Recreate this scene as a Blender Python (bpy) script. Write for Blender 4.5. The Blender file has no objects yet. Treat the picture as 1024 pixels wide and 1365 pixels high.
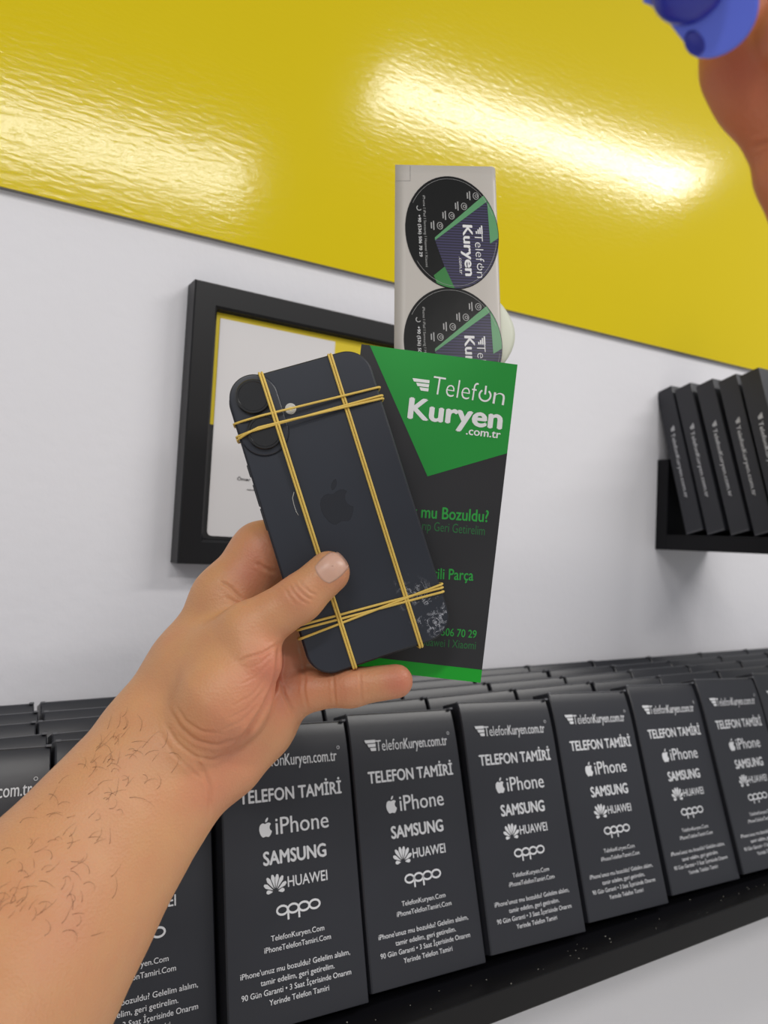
import bpy, bmesh, math, random
import numpy as np
from mathutils import Vector, Matrix
from mathutils.bvhtree import BVHTree

random.seed(7)
rng = np.random.default_rng(7)
SC = bpy.context.scene
COL = SC.collection

# ------------------------------------------------------------------ camera, world, lamps, exposure
F_PX, CX, CY = 1000.0, 512.0, 682.5            # focal length and centre of the 1024x1365 frame
YAW, PITCH, ROLL = map(math.radians, (31.0, 1.8, 2.2))
EYE = np.array([0.0, 0.0, 1.45])
FW = np.array([math.sin(YAW) * math.cos(PITCH), math.cos(YAW) * math.cos(PITCH), math.sin(PITCH)])
_r0 = np.array([math.cos(YAW), -math.sin(YAW), 0.0])
_u0 = np.cross(_r0, FW)
RT = math.cos(ROLL) * _r0 + math.sin(ROLL) * _u0
UP = math.cos(ROLL) * _u0 - math.sin(ROLL) * _r0

cam = bpy.data.cameras.new('camera')
cam.sensor_fit = 'VERTICAL'; cam.sensor_height = 36.0; cam.sensor_width = 27.0
cam.lens = 36.0 * F_PX / 1365.0
cam.clip_start = 0.01
cam.dof.use_dof = True
cam.dof.focus_distance = 0.375
cam.dof.aperture_fstop = 11.0
camo = bpy.data.objects.new('camera', cam); COL.objects.link(camo)
camo.matrix_world = Matrix(((RT[0], UP[0], -FW[0], EYE[0]), (RT[1], UP[1], -FW[1], EYE[1]),
                            (RT[2], UP[2], -FW[2], EYE[2]), (0, 0, 0, 1)))
SC.camera = camo

w = bpy.data.worlds.new('room_light'); SC.world = w; w.use_nodes = True
w.node_tree.nodes['Background'].inputs[0].default_value = (0.95, 0.97, 1.0, 1)
w.node_tree.nodes['Background'].inputs[1].default_value = 0.44


def tube_lamp(name, x0, x1, y, z, width, power, col=(1, 0.97, 0.93)):
    l = bpy.data.lights.new(name, 'AREA'); l.shape = 'RECTANGLE'
    l.size = x1 - x0; l.size_y = width; l.energy = power; l.color = col
    o = bpy.data.objects.new(name, l); COL.objects.link(o)
    o.location = (0.5 * (x0 + x1), y, z)
    o.rotation_euler = (0, 0, math.radians(6))
    return o


tube_lamp('ceiling_tube_lamp', 0.96, 2.12, -0.47, 1.45 + 1.2, 0.13, 22)
tube_lamp('ceiling_tube_lamp', 0.02, 0.87, -1.32, 1.45 + 1.2, 0.20, 23)
tube_lamp('ceiling_tube_lamp', -1.6, -0.4, -0.75, 1.45 + 1.2, 0.12, 20)

SC.view_settings.view_transform = 'Standard'
SC.view_settings.look = 'None'
SC.view_settings.exposure = -0.16
SC.view_settings.gamma = 1.0
SC.view_settings.use_curve_mapping = False

# ------------------------------------------------------------------ helpers
C2W = np.stack([RT, -UP, FW], 1)                # camera axes (right, down, forward) to room axes


def c2w(p):
    return np.asarray(p, float) @ C2W.T + EYE


def ray(px, py):
    return np.array([(px - CX) / F_PX, (py - CY) / F_PX, 1.0])


def cpt(px, py, d):                             # point at depth d on the sight line, camera axes
    return ray(px, py) * d


def on_y(px, py, Y):                            # meeting point of a sight line with a plane parallel to the wall
    d = C2W @ ray(px, py)
    return d * (Y / d[1]) + EYE


def on_z(px, py, Z):
    d = C2W @ ray(px, py)
    return d * ((Z - EYE[2]) / d[2]) + EYE


class Plane:
    """flat item held in the hand: local x right, y up, z towards the viewer"""
    def __init__(s, u, v, t):
        s.u, s.v, s.t = (np.array(a, float) for a in (u, v, t))
        s.u /= np.linalg.norm(s.u)
        s.v -= s.u * (s.u @ s.v); s.v /= np.linalg.norm(s.v)
        s.n = np.cross(s.u, s.v)                # away from viewer

    def loc(s, px, py):
        d = ray(px, py)
        p = d * ((s.t @ s.n) / (d @ s.n)) - s.t
        return np.array([p @ s.u, -(p @ s.v)])

    def depth(s, px, py):
        d = ray(px, py)
        return (s.t @ s.n) / (d @ s.n)

    def matrix(s):
        X, Y, Z = C2W @ s.u, -(C2W @ s.v), -(C2W @ s.n)
        T = c2w(s.t)
        return Matrix(((X[0], Y[0], Z[0], T[0]), (X[1], Y[1], Z[1], T[1]), (X[2], Y[2], Z[2], T[2]), (0, 0, 0, 1)))


def tag(o, label=None, cat=None, group=None, kind=None):
    if label: o['label'] = label
    if cat: o['category'] = cat
    if group: o['group'] = group
    if kind: o['kind'] = kind
    return o


def empty(name, mw, label, cat, group=None):
    o = bpy.data.objects.new(name, None); COL.objects.link(o)
    o.empty_display_size = 0.01
    o.matrix_world = mw
    return tag(o, label, cat, group)


def obj(name, mesh, m=None, parent=None, loc=None):
    o = bpy.data.objects.new(name, mesh); COL.objects.link(o)
    if m is not None and not mesh.materials: mesh.materials.append(m)
    if parent is not None: o.parent = parent
    if loc is not None: o.location = loc
    return o


def mesh_of(v, f, smooth=False, name='mesh'):
    me = bpy.data.meshes.new(name)
    me.from_pydata([tuple(map(float, p)) for p in v], [], [tuple(map(int, q)) for q in f])
    if smooth: me.polygons.foreach_set('use_smooth', [True] * len(me.polygons))
    me.update()
    return me


def bm_mesh(bm, smooth=False):
    me = bpy.data.meshes.new('mesh'); bm.normal_update(); bm.to_mesh(me); bm.free()
    if smooth: me.polygons.foreach_set('use_smooth', [True] * len(me.polygons))
    return me


def add_box(bm, lo, hi, bev=0.0, seg=2):
    b = bmesh.new(); bmesh.ops.create_cube(b, size=1)
    lo, hi = Vector(lo), Vector(hi)
    for v in b.verts:
        v.co = Vector([(lo[i] + hi[i]) / 2 + v.co[i] * (hi[i] - lo[i]) for i in range(3)])
    if bev: bmesh.ops.bevel(b, geom=b.edges[:], offset=bev, segments=seg, affect='EDGES', profile=0.6)
    me = bpy.data.meshes.new('t'); b.to_mesh(me); b.free(); bm.from_mesh(me); bpy.data.meshes.remove(me)


def box_mesh(lo, hi, bev=0.0, seg=2):
    bm = bmesh.new(); add_box(bm, lo, hi, bev, seg); return bm_mesh(bm)


def prism(pts, z0, z1, bev=0.0, seg=2):
    bm = bmesh.new()
    a = [bm.verts.new((p[0], p[1], z0)) for p in pts]; b = [bm.verts.new((p[0], p[1], z1)) for p in pts]
    n = len(pts)
    bm.faces.new(a[::-1]); top = bm.faces.new(b)
    for i in range(n): bm.faces.new((a[i], a[(i + 1) % n], b[(i + 1) % n], b[i]))
    bmesh.ops.recalc_face_normals(bm, faces=bm.faces)
    if bev:
        ed = [e for e in bm.edges if abs(e.verts[0].co.z - e.verts[1].co.z) < 1e-9]
        bmesh.ops.bevel(bm, geom=ed, offset=bev, segments=seg, affect='EDGES', profile=0.5)
    return bm


def rrect(w, h, r, n=10, cx=0, cy=0):
    P = []
    for sx, sy, a0 in ((1, 1, 0), (-1, 1, 90), (-1, -1, 180), (1, -1, 270)):
        for k in range(n + 1):
            a = math.radians(a0 + 90 * k / n)
            P.append((cx + sx * (w / 2 - r) + r * math.cos(a), cy + sy * (h / 2 - r) + r * math.sin(a)))
    return P


def lathe(prof, n=48):
    v, f = [], []
    for (r, z) in prof:
        for k in range(n):
            a = 2 * math.pi * k / n; v.append((r * math.cos(a), r * math.sin(a), z))
    for i in range(len(prof) - 1):
        for k in range(n):
            f.append((i * n + k, i * n + (k + 1) % n, (i + 1) * n + (k + 1) % n, (i + 1) * n + k))
    f.append(tuple(range(n))[::-1]); f.append(tuple((len(prof) - 1) * n + k for k in range(n)))
    return v, f


def tube(paths, r, closed=False, sides=8):
    V, Fc = [], []
    for P in paths:
        P = [Vector(p) for p in P]; n = len(P); base = len(V)
        prev = None
        for i, p in enumerate(P):
            a = P[i - 1] if (i > 0 or closed) else p
            b = P[(i + 1) % n] if (i < n - 1 or closed) else p
            t = (b - a).normalized()
            if prev is None:
                prev = t.orthogonal().normalized()
            prev = (prev - t * prev.dot(t)).normalized()
            q = t.cross(prev)
            rr = r if not callable(r) else r(i / max(1, n - 1))
            for k in range(sides):
                an = 2 * math.pi * k / sides
                V.append(p + prev * (rr * math.cos(an)) + q * (rr * math.sin(an)))
        for i in range(n if closed else n - 1):
            for k in range(sides):
                j = (i + 1) % n
                Fc.append((base + i * sides + k, base + i * sides + (k + 1) % sides,
                           base + j * sides + (k + 1) % sides, base + j * sides + k))
        if not closed:
            Fc.append([base + k for k in range(sides)][::-1]); Fc.append([base + (n - 1) * sides + k for k in range(sides)])
    return mesh_of(V, Fc, True)


# ------------------------------------------------------------------ materials
def lin(c):
    return tuple(((x / 255) / 12.92 if x / 255 <= 0.04045 else ((x / 255 + 0.055) / 1.055) ** 2.4) for x in c) + (1,)


def mat(name, rgb, rough=0.5, spec=0.5, metal=0.0, coat=0.0, coat_rough=0.1, var=0.0, var_scale=30, bump=0.0, bump_scale=200,
        bump_stretch=(1, 1, 1), sss=0.0, rough_var=0.0):
    m = bpy.data.materials.new(name); m.use_nodes = True
    nt = m.node_tree; b = nt.nodes['Principled BSDF']
    c = lin(rgb)
    b.inputs['Base Color'].default_value = c
    b.inputs['Roughness'].default_value = rough
    b.inputs['Specular IOR Level'].default_value = spec
    b.inputs['Metallic'].default_value = metal
    b.inputs['Coat Weight'].default_value = coat
    b.inputs['Coat Roughness'].default_value = coat_rough
    tc = nt.nodes.new('ShaderNodeTexCoord')
    if var or rough_var:
        n = nt.nodes.new('ShaderNodeTexNoise'); n.inputs['Scale'].default_value = var_scale; n.inputs['Detail'].default_value = 5
        nt.links.new(tc.outputs['Object'], n.inputs['Vector'])
        if var:
            mx = nt.nodes.new('ShaderNodeMix'); mx.data_type = 'RGBA'
            mx.inputs[6].default_value = tuple(x * (1 - var) for x in c[:3]) + (1,)
            mx.inputs[7].default_value = tuple(min(1, x * (1 + var)) for x in c[:3]) + (1,)
            nt.links.new(n.outputs['Fac'], mx.inputs[0]); nt.links.new(mx.outputs[2], b.inputs['Base Color'])
        if rough_var:
            mr = nt.nodes.new('ShaderNodeMapRange')
            mr.inputs[3].default_value = rough - rough_var; mr.inputs[4].default_value = rough + rough_var
            nt.links.new(n.outputs['Fac'], mr.inputs[0]); nt.links.new(mr.outputs[0], b.inputs['Roughness'])
    if bump:
        mp = nt.nodes.new('ShaderNodeMapping'); mp.inputs['Scale'].default_value = bump_stretch
        n2 = nt.nodes.new('ShaderNodeTexNoise'); n2.inputs['Scale'].default_value = bump_scale; n2.inputs['Detail'].default_value = 4
        bp = nt.nodes.new('ShaderNodeBump'); bp.inputs['Strength'].default_value = bump; bp.inputs['Distance'].default_value = 0.001
        nt.links.new(tc.outputs['Object'], mp.inputs[0]); nt.links.new(mp.outputs[0], n2.inputs['Vector'])
        nt.links.new(n2.outputs['Fac'], bp.inputs['Height']); nt.links.new(bp.outputs[0], b.inputs['Normal'])
        if coat: nt.links.new(bp.outputs[0], b.inputs['Coat Normal'])
    if sss:
        b.inputs['Subsurface Weight'].default_value = sss
        b.inputs['Subsurface Radius'].default_value = (0.004, 0.0016, 0.0008)
        b.inputs['Subsurface Scale'].default_value = 1.0
    return m


M = {
    'wall': mat('white_plaster', (226, 225, 230), 0.75, 0.25, var=0.02, var_scale=6, bump=0.35, bump_scale=110),
    'yellow': mat('glossy_yellow', (216, 192, 0), 0.12, 0.32, var=0.02, var_scale=3, bump=0.12, bump_scale=230, bump_stretch=(0.4, 1, 1.3)),
    'panel_edge': mat('grey_panel_edge', (126, 124, 122), 0.6),
    'carton': mat('charcoal_carton', (42, 43, 49), 0.34, 0.42, var=0.10, var_scale=25, bump=0.03, bump_scale=300),
    'carton_edge': mat('worn_card_edge', (92, 93, 98), 0.6, var=0.2, var_scale=80),
    'print': mat('white_print', (205, 206, 210), 0.5),
    'shelf': mat('black_laminate', (13, 13, 17), 0.45, 0.22, var=0.15, var_scale=20),
    'dust': mat('pale_dust', (150, 148, 140), 0.9),
    'frame': mat('black_frame', (17, 17, 20), 0.42, 0.35),
    'paper_black': mat('black_print_paper', (30, 30, 32), 0.5),
    'paper_yellow': mat('yellow_print_paper', (214, 190, 0), 0.5),
    'paper': mat('white_paper', (214, 211, 212), 0.6),
    'ink': mat('black_ink', (40, 40, 42), 0.5),
    'phone': mat('midnight_glass', (37, 41, 51), 0.40, 0.5),
    'phone_frame': mat('midnight_aluminium', (36, 38, 46), 0.5, 0.3),
    'lens_ring': mat('dark_lens_ring', (22, 23, 26), 0.35, 0.5),
    'lens': mat('lens_glass', (30, 30, 32), 0.22, 0.5, coat=0.3),
    'bump': mat('camera_plateau', (40, 43, 52), 0.36, 0.5),
    'flash': mat('flash_diffuser', (196, 194, 188), 0.35, 0.5),
    'flash_core': mat('flash_led', (226, 216, 176), 0.4),
    'logo': mat('dark_polished_logo', (36, 38, 45), 0.25, 0.5),
    'band': mat('yellow_latex', (216, 184, 92), 0.5, 0.4, var=0.08, var_scale=300),
    'sleeve': mat('black_card', (44, 44, 47), 0.45, 0.4, var=0.04),
    'sleeve_in': mat('inner_card', (120, 118, 112), 0.8),
    'green': mat('green_print', (32, 148, 58), 0.42, 0.4),
    'green_bright': mat('bright_green_print', (18, 166, 40), 0.42, 0.4),
    'green_text': mat('green_lettering', (38, 160, 62), 0.5),
    'green_dim': mat('dull_green_lettering', (34, 112, 56), 0.5),
    'white_text': mat('white_lettering', (235, 236, 238), 0.5),
    'liner': mat('sticker_liner', (176, 171, 165), 0.38, 0.4, var=0.02, var_scale=40),
    'liner_back': mat('liner_back', (196, 200, 184), 0.55),
    'sticker': mat('glossy_black_sticker', (9, 9, 8), 0.22, 0.35, bump=0.10, bump_scale=60),
    'sticker_green': mat('sticker_green', (78, 140, 92), 0.3, 0.5),
    'sticker_green2': mat('sticker_deep_green', (26, 110, 40), 0.3, 0.5),
    'sticker_text': mat('sticker_lettering', (214, 214, 216), 0.35),
    'sticker_dim': mat('sticker_small_print', (150, 150, 150), 0.4),
    'hair': mat('dark_hair', (78, 50, 34), 0.6),
    'nail': mat('fingernail', (214, 164, 144), 0.36, 0.45, sss=0.2),
    'blue': mat('blue_plastic', (92, 112, 228), 0.3, 0.5),
    'blue_deep': mat('deep_blue_plastic', (38, 46, 160), 0.3, 0.5),
}


def striped_sticker():
    m = mat('striped_indigo_print', (40, 38, 66), 0.3, 0.35)
    nt = m.node_tree; b = nt.nodes['Principled BSDF']
    tc = nt.nodes.new('ShaderNodeTexCoord'); wv = nt.nodes.new('ShaderNodeTexWave')
    wv.bands_direction = 'Y'; wv.inputs['Scale'].default_value = 185
    rp = nt.nodes.new('ShaderNodeValToRGB')
    rp.color_ramp.elements[0].color = lin((22, 20, 36)); rp.color_ramp.elements[1].color = lin((56, 52, 88))
    nt.links.new(tc.outputs['Object'], wv.inputs['Vector']); nt.links.new(wv.outputs['Fac'], rp.inputs['Fac'])
    nt.links.new(rp.outputs[0], b.inputs['Base Color'])
    return m


M['stripe'] = striped_sticker()


def skin_material(name, c0, c1):
    m = mat(name, c0, 0.47, 0.42)
    nt = m.node_tree; b = nt.nodes['Principled BSDF']; L = nt.links.new
    tc = nt.nodes.new('ShaderNodeTexCoord')
    at = nt.nodes.new('ShaderNodeAttribute'); at.attribute_name = 'pigment'
    nz = nt.nodes.new('ShaderNodeTexNoise'); nz.inputs['Scale'].default_value = 90; nz.inputs['Detail'].default_value = 6
    L(tc.outputs['Object'], nz.inputs['Vector'])
    ad = nt.nodes.new('ShaderNodeMath'); ad.operation = 'MULTIPLY_ADD'; ad.inputs[1].default_value = 0.5; ad.inputs[2].default_value = -0.25
    L(nz.outputs['Fac'], ad.inputs[0])
    sm = nt.nodes.new('ShaderNodeMath'); sm.operation = 'ADD'; sm.use_clamp = True
    L(at.outputs['Fac'], sm.inputs[0]); L(ad.outputs[0], sm.inputs[1])
    mx = nt.nodes.new('ShaderNodeMix'); mx.data_type = 'RGBA'
    mx.inputs[6].default_value = lin(c0); mx.inputs[7].default_value = lin(c1)
    L(sm.outputs[0], mx.inputs[0]); L(mx.outputs[2], b.inputs['Base Color'])
    vo = nt.nodes.new('ShaderNodeTexVoronoi'); vo.inputs['Scale'].default_value = 900
    n2 = nt.nodes.new('ShaderNodeTexNoise'); n2.inputs['Scale'].default_value = 350; n2.inputs['Detail'].default_value = 5
    L(tc.outputs['Object'], vo.inputs['Vector']); L(tc.outputs['Object'], n2.inputs['Vector'])
    a2 = nt.nodes.new('ShaderNodeMath'); a2.operation = 'ADD'
    L(vo.outputs['Distance'], a2.inputs[0]); L(n2.outputs['Fac'], a2.inputs[1])
    bp = nt.nodes.new('ShaderNodeBump'); bp.inputs['Strength'].default_value = 0.22; bp.inputs['Distance'].default_value = 0.0006
    L(a2.outputs[0], bp.inputs['Height']); L(bp.outputs[0], b.inputs['Normal'])
    b.inputs['Subsurface Weight'].default_value = 0.25
    b.inputs['Subsurface Radius'].default_value = (0.004, 0.0016, 0.0009)
    b.inputs['Subsurface Scale'].default_value = 1.0
    return m


M['skin'] = skin_material('skin', (200, 149, 106), (192, 116, 94))
M['skin_dark'] = skin_material('ruddy_skin', (196, 118, 80), (180, 92, 66))


def scratched_glass(m, cx, cy):
    """white scuffs on one corner of the phone back"""
    nt = m.node_tree; b = nt.nodes['Principled BSDF']; L = nt.links.new
    tc = nt.nodes.new('ShaderNodeTexCoord')
    mp = nt.nodes.new('ShaderNodeMapping'); mp.inputs['Location'].default_value = (-cx, -cy, 0)
    L(tc.outputs['Object'], mp.inputs[0])
    m2 = nt.nodes.new('ShaderNodeMapping'); m2.vector_type = 'TEXTURE'
    m2.inputs['Rotation'].default_value = (0, 0, math.radians(-62)); m2.inputs['Scale'].default_value = (0.024, 0.0115, 1)
    L(mp.outputs[0], m2.inputs[0])
    ln = nt.nodes.new('ShaderNodeVectorMath'); ln.operation = 'LENGTH'; L(m2.outputs[0], ln.inputs[0])
    rg = nt.nodes.new('ShaderNodeMapRange'); rg.inputs[1].default_value = 1.0; rg.inputs[2].default_value = 0.45
    L(ln.outputs[1], rg.inputs[0])
    n1 = nt.nodes.new('ShaderNodeTexNoise'); n1.inputs['Scale'].default_value = 150; n1.inputs['Detail'].default_value = 8
    n1.inputs['Roughness'].default_value = 0.75; n1.inputs['Distortion'].default_value = 1.6
    L(tc.outputs['Object'], n1.inputs['Vector'])
    ridge = nt.nodes.new('ShaderNodeMath'); ridge.operation = 'SUBTRACT'; ridge.inputs[1].default_value = 0.5
    L(n1.outputs['Fac'], ridge.inputs[0])
    ab = nt.nodes.new('ShaderNodeMath'); ab.operation = 'ABSOLUTE'; L(ridge.outputs[0], ab.inputs[0])
    r2 = nt.nodes.new('ShaderNodeMapRange'); r2.inputs[1].default_value = 0.020; r2.inputs[2].default_value = 0.0
    L(ab.outputs[0], r2.inputs[0])
    n3 = nt.nodes.new('ShaderNodeTexNoise'); n3.inputs['Scale'].default_value = 130; L(tc.outputs['Object'], n3.inputs['Vector'])
    r3 = nt.nodes.new('ShaderNodeMapRange'); r3.inputs[1].default_value = 0.46; r3.inputs[2].default_value = 0.53
    L(n3.outputs['Fac'], r3.inputs[0])
    mu = nt.nodes.new('ShaderNodeMath'); mu.operation = 'MULTIPLY'; L(rg.outputs[0], mu.inputs[0]); L(r2.outputs[0], mu.inputs[1])
    mu2 = nt.nodes.new('ShaderNodeMath'); mu2.operation = 'MULTIPLY'; mu2.use_clamp = True
    L(mu.outputs[0], mu2.inputs[0]); L(r3.outputs[0], mu2.inputs[1])
    mx = nt.nodes.new('ShaderNodeMix'); mx.data_type = 'RGBA'
    mx.inputs[6].default_value = b.inputs['Base Color'].default_value[:]; mx.inputs[7].default_value = lin((215, 218, 228))
    L(mu2.outputs[0], mx.inputs[0]); L(mx.outputs[2], b.inputs['Base Color'])


# ------------------------------------------------------------------ lettering and marks
_tc = {}


def text_geo(s, bold=0.0):
    k = (s, bold)
    if k in _tc: return _tc[k]
    if bold > 0:                                  # heavier strokes: the same outline printed several times, slightly shifted
        V0, F0 = text_geo(s, 0.0); n = len(V0)
        VV, FF = [], []
        sh = ((-bold, 0), (bold, 0), (0, 0)) if bold < 0.014 else ((-bold, 0), (bold, 0), (0, bold * 0.7), (0, -bold * 0.7), (0, 0))
        for i, (dx, dy) in enumerate(sh):
            VV.append(V0 + [dx, dy, i * 1.5e-5]); FF += [tuple(j + i * n for j in q) for q in F0]
        _tc[k] = (np.concatenate(VV), FF)
        return _tc[k]
    cu = bpy.data.curves.new('t', 'FONT'); cu.body = s; cu.size = 1.0; cu.offset = bold; cu.resolution_u = 3
    o = bpy.data.objects.new('t', cu); COL.objects.link(o)
    dg = bpy.context.evaluated_depsgraph_get()
    me = bpy.data.meshes.new_from_object(o.evaluated_get(dg))
    V = np.empty(len(me.vertices) * 3); me.vertices.foreach_get('co', V); V = V.reshape(-1, 3).copy()
    Fc = [tuple(p.vertices) for p in me.polygons]
    bpy.data.objects.remove(o); bpy.data.curves.remove(cu); bpy.data.meshes.remove(me)
    _tc[k] = (V, Fc)
    return _tc[k]


def cap_h(bold=0.0):
    V, _ = text_geo('H', bold)
    return V[:, 1].max() - V[:, 1].min()


class Print:
    """flat lettering and marks gathered into one mesh in a sheet's own plane"""
    def __init__(s): s.v, s.f = [], []

    def add(s, V, Fc, A, b):
        base = len(s.v)
        for p in V: s.v.append((A[0][0] * p[0] + A[0][1] * p[1] + b[0], A[1][0] * p[0] + A[1][1] * p[1] + b[1], p[2] if len(p) > 2 else 0))
        s.f += [tuple(base + i for i in q) for q in Fc]

    def text(s, t, x0, x1, y0, cap, bold=0.0, ang=0.0, flip=False):
        """text whose ink runs from x0 to x1 along direction ang with its baseline at y0; with ang, (x0,y0) is the start and x1 the length"""
        V, Fc = text_geo(t, bold)
        mn, mx = V[:, 0].min(), V[:, 0].max()
        sy = cap / cap_h(bold)
        if ang == 0.0:
            sx = (x1 - x0) / (mx - mn); s.add(V - [mn, 0, 0], Fc, ((sx, 0), (0, sy)), (x0, y0))
        else:
            sx = x1 / (mx - mn); c, n = math.cos(ang), math.sin(ang)
            s.add(V - [mn, 0, 0], Fc, ((sx * c, -sy * n), (sx * n, sy * c)), (x0, y0))

    def poly(s, pts, A=((1, 0), (0, 1)), b=(0, 0)): s.add(pts, [tuple(range(len(pts)))], A, b)

    def ring(s, cx, cy, r, wd, n=20, a0=0, a1=360, ry=None):
        ry = ry or r
        V, Fc = [], []
        for k in range(n + 1):
            a = math.radians(a0 + (a1 - a0) * k / n)
            V += [(cx + r * math.cos(a), cy + ry * math.sin(a)), (cx + (r - wd) * math.cos(a), cy + (ry - wd) * math.sin(a))]
        for k in range(n): Fc.append((2 * k, 2 * k + 2, 2 * k + 3, 2 * k + 1))
        s.add(V, Fc, ((1, 0), (0, 1)), (0, 0))

    def mesh(s, z=0.0): return mesh_of([(p[0], p[1], z + p[2]) for p in s.v], s.f)


APPLE = [(0.00, 0.86), (0.10, 0.90), (0.22, 0.93), (0.33, 0.90), (0.41, 0.82), (0.33, 0.74), (0.29, 0.62), (0.31, 0.49), (0.38, 0.40),
         (0.455, 0.35), (0.42, 0.24), (0.34, 0.10), (0.25, 0.01), (0.17, -0.01), (0.09, 0.02), (0.0, 0.04), (-0.09, 0.02), (-0.17, -0.01),
         (-0.25, 0.02), (-0.35, 0.14), (-0.43, 0.32), (-0.46, 0.50), (-0.44, 0.68), (-0.37, 0.82), (-0.26, 0.90), (-0.14, 0.91), (-0.05, 0.87)]
LEAF = [(0.01, 0.96), (0.00, 1.06), (0.05, 1.16), (0.13, 1.23), (0.21, 1.26), (0.21, 1.15), (0.16, 1.05), (0.08, 0.98)]


def apple(pr, x, y, h):
    k = h / 1.26
    pr.poly(APPLE[::-1], ((k, 0), (0, k)), (x, y)); pr.poly(LEAF[::-1], ((k, 0), (0, k)), (x, y))


def flower(pr, x, y, h):                          # eight-petal fan mark
    for a in (-88, -58, -32, -10, 10, 32, 58, 88):
        L = h * (0.92 if abs(a) < 40 else 0.80 if abs(a) < 70 else 0.55); wd = h * 0.115
        pts = [(0, 0.16 * h), (wd * 0.55, L * 0.5), (wd, L * 0.78), (wd * 0.55, L * 0.97), (0, L), (-wd * 0.55, L * 0.97), (-wd, L * 0.78), (-wd * 0.55, L * 0.5)]
        r = math.radians(-a)
        pr.poly(pts[::-1], ((math.cos(r), -math.sin(r)), (math.sin(r), math.cos(r))), (x, y))


def speed_bars(pr, x, y, w, h):                   # the shop's mark: slanted bars growing shorter downwards
    for k, a, b in ((0, 0.0, 1.0), (1, 0.24, 1.0), (2, 0.46, 1.0)):
        y1 = y + h * (1 - k * 0.36); y0 = y1 - h * 0.28
        pr.poly([(x + w * a + w * 0.10, y0), (x + w * b, y0), (x + w * b, y1), (x + w * a, y1)])


# ------------------------------------------------------------------ the setting
YW = 0.602                                        # the wall
Z0 = EYE[2]
wl = obj('wall_back', box_mesh((-1.4, YW, 0.0), (3.2, YW + 0.1, 2.75)), M['wall']); wl['kind'] = 'structure'
flr = obj('floor', box_mesh((-2.4, -2.6, -0.05), (3.2, YW, 0.0)), mat('whitened_floor_tile', (232, 229, 222), 0.5, var=0.03, var_scale=4)); flr['kind'] = 'structure'  # unseen floor, tile whitened to bounce lamp light onto the lower wall

# yellow panel on the wall
zb = 0.2378 + Z0
pe = empty('wall_panel', Matrix.Translation((0.6, YW, zb)), 'large glossy yellow panel covering the upper wall, with lamp reflections in it', 'wall panel')
obj('panel_face', box_mesh((-1.9, -0.0056, 0.0), (2.4, -0.0045, 1.1), 0.0004), M['yellow'], pe)
obj('panel_board', box_mesh((-1.9, -0.0045, 0.0), (2.4, 0.0, 1.1)), M['panel_edge'], pe)

# framed certificate
fw_, fh_ = 0.300, 0.2245
fl = np.array([0.1683, 0.582, 0.1966 + Z0])
fm = Matrix.Translation(Vector(fl)) @ Matrix.Rotation(math.radians(1.0), 4, 'Y')
fr = empty('picture_frame', fm, 'black picture frame on the white wall behind the phone, holding a certificate', 'picture frame')


def moulding():
    bm = bmesh.new(); t = 0.0195
    W_, H_ = fw_, -fh_
    rings = []
    for (ins, y) in ((0, 0.0198), (0, 0.0012), (0.001, 0.0), (t - 0.002, 0.0), (t, 0.002), (t, 0.0060), (t + 0.001, 0.0074), (t + 0.001, 0.0198)):
        rings.append([bm.verts.new(p) for p in ((ins, y, -ins), (W_ - ins, y, -ins), (W_ - ins, y, H_ + ins), (ins, y, H_ + ins))])
    for a, b in zip(rings, rings[1:]):
        for k in range(4): bm.faces.new((a[k], a[(k + 1) % 4], b[(k + 1) % 4], b[k]))
    bmesh.ops.recalc_face_normals(bm, faces=bm.faces)
    return bm_mesh(bm)


obj('moulding', moulding(), M['frame'], fr)
fpi = fm.inverted()


def fpt(px, py, y=0.0070):
    p = on_y(px, py, fl[1] + y); q = fpi @ Vector(p); return (q.x, q.z)


obj('backing_sheet', box_mesh((0.012, 0.0078, -fh_ + 0.012), (fw_ - 0.012, 0.0088, -0.012)), M['paper_black'], fr)
yl = Print()
a = fpt(289, 415); b_ = fpt(279, 565)
yl.poly([(0.0194, -0.0194), (0.0194, b_[1]), (0.055, b_[1]), (0.055, -0.06), (fw_ - 0.03, -0.06), (fw_ - 0.0194, -0.0194)])
o = obj('yellow_border', mesh_of([(p[0], 0.0076, p[1]) for p in yl.v], yl.f), M['paper_yellow'], fr)
c1, c2, c3 = fpt(294, 424), fpt(447, 455), fpt(276, 714)
pw, ph = c2[0] - c1[0], c1[1] - c3[1]
cert = prism([p if p[1] < c1[1] - ph / 2 else (c1[0] + (pw if p[0] > c1[0] + pw / 2 else 0), c1[1]) for k, p in enumerate(rrect(pw, ph, 0.004, 6, c1[0] + pw / 2, c1[1] - ph / 2))
              if p[1] < c1[1] - ph / 2 or k in (3, 10)], 0, 0.0004)
ce = obj('certificate_sheet', bm_mesh(cert), M['paper'], fr); ce.matrix_local = Matrix(((1, 0, 0, 0), (0, 0, -1, 0.0074), (0, 1, 0, 0), (0, 0, 0, 1)))
cp = Print(); q = fpt(316, 640)
cp.text('Ömer', q[0], q[0] + 0.0115, q[1], 0.0026, 0.02)
for k in range(3): cp.poly([(q[0] + 0.009, q[1] - 0.0075 - 0.0001 * k), (q[0] + 0.016, q[1] - 0.0075), (q[0] + 0.016, q[1] - 0.0068), (q[0] + 0.009, q[1] - 0.0068)]) if k == 0 else None
obj('lettering', cp.mesh(0.0006), M['ink'], ce)

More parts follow.
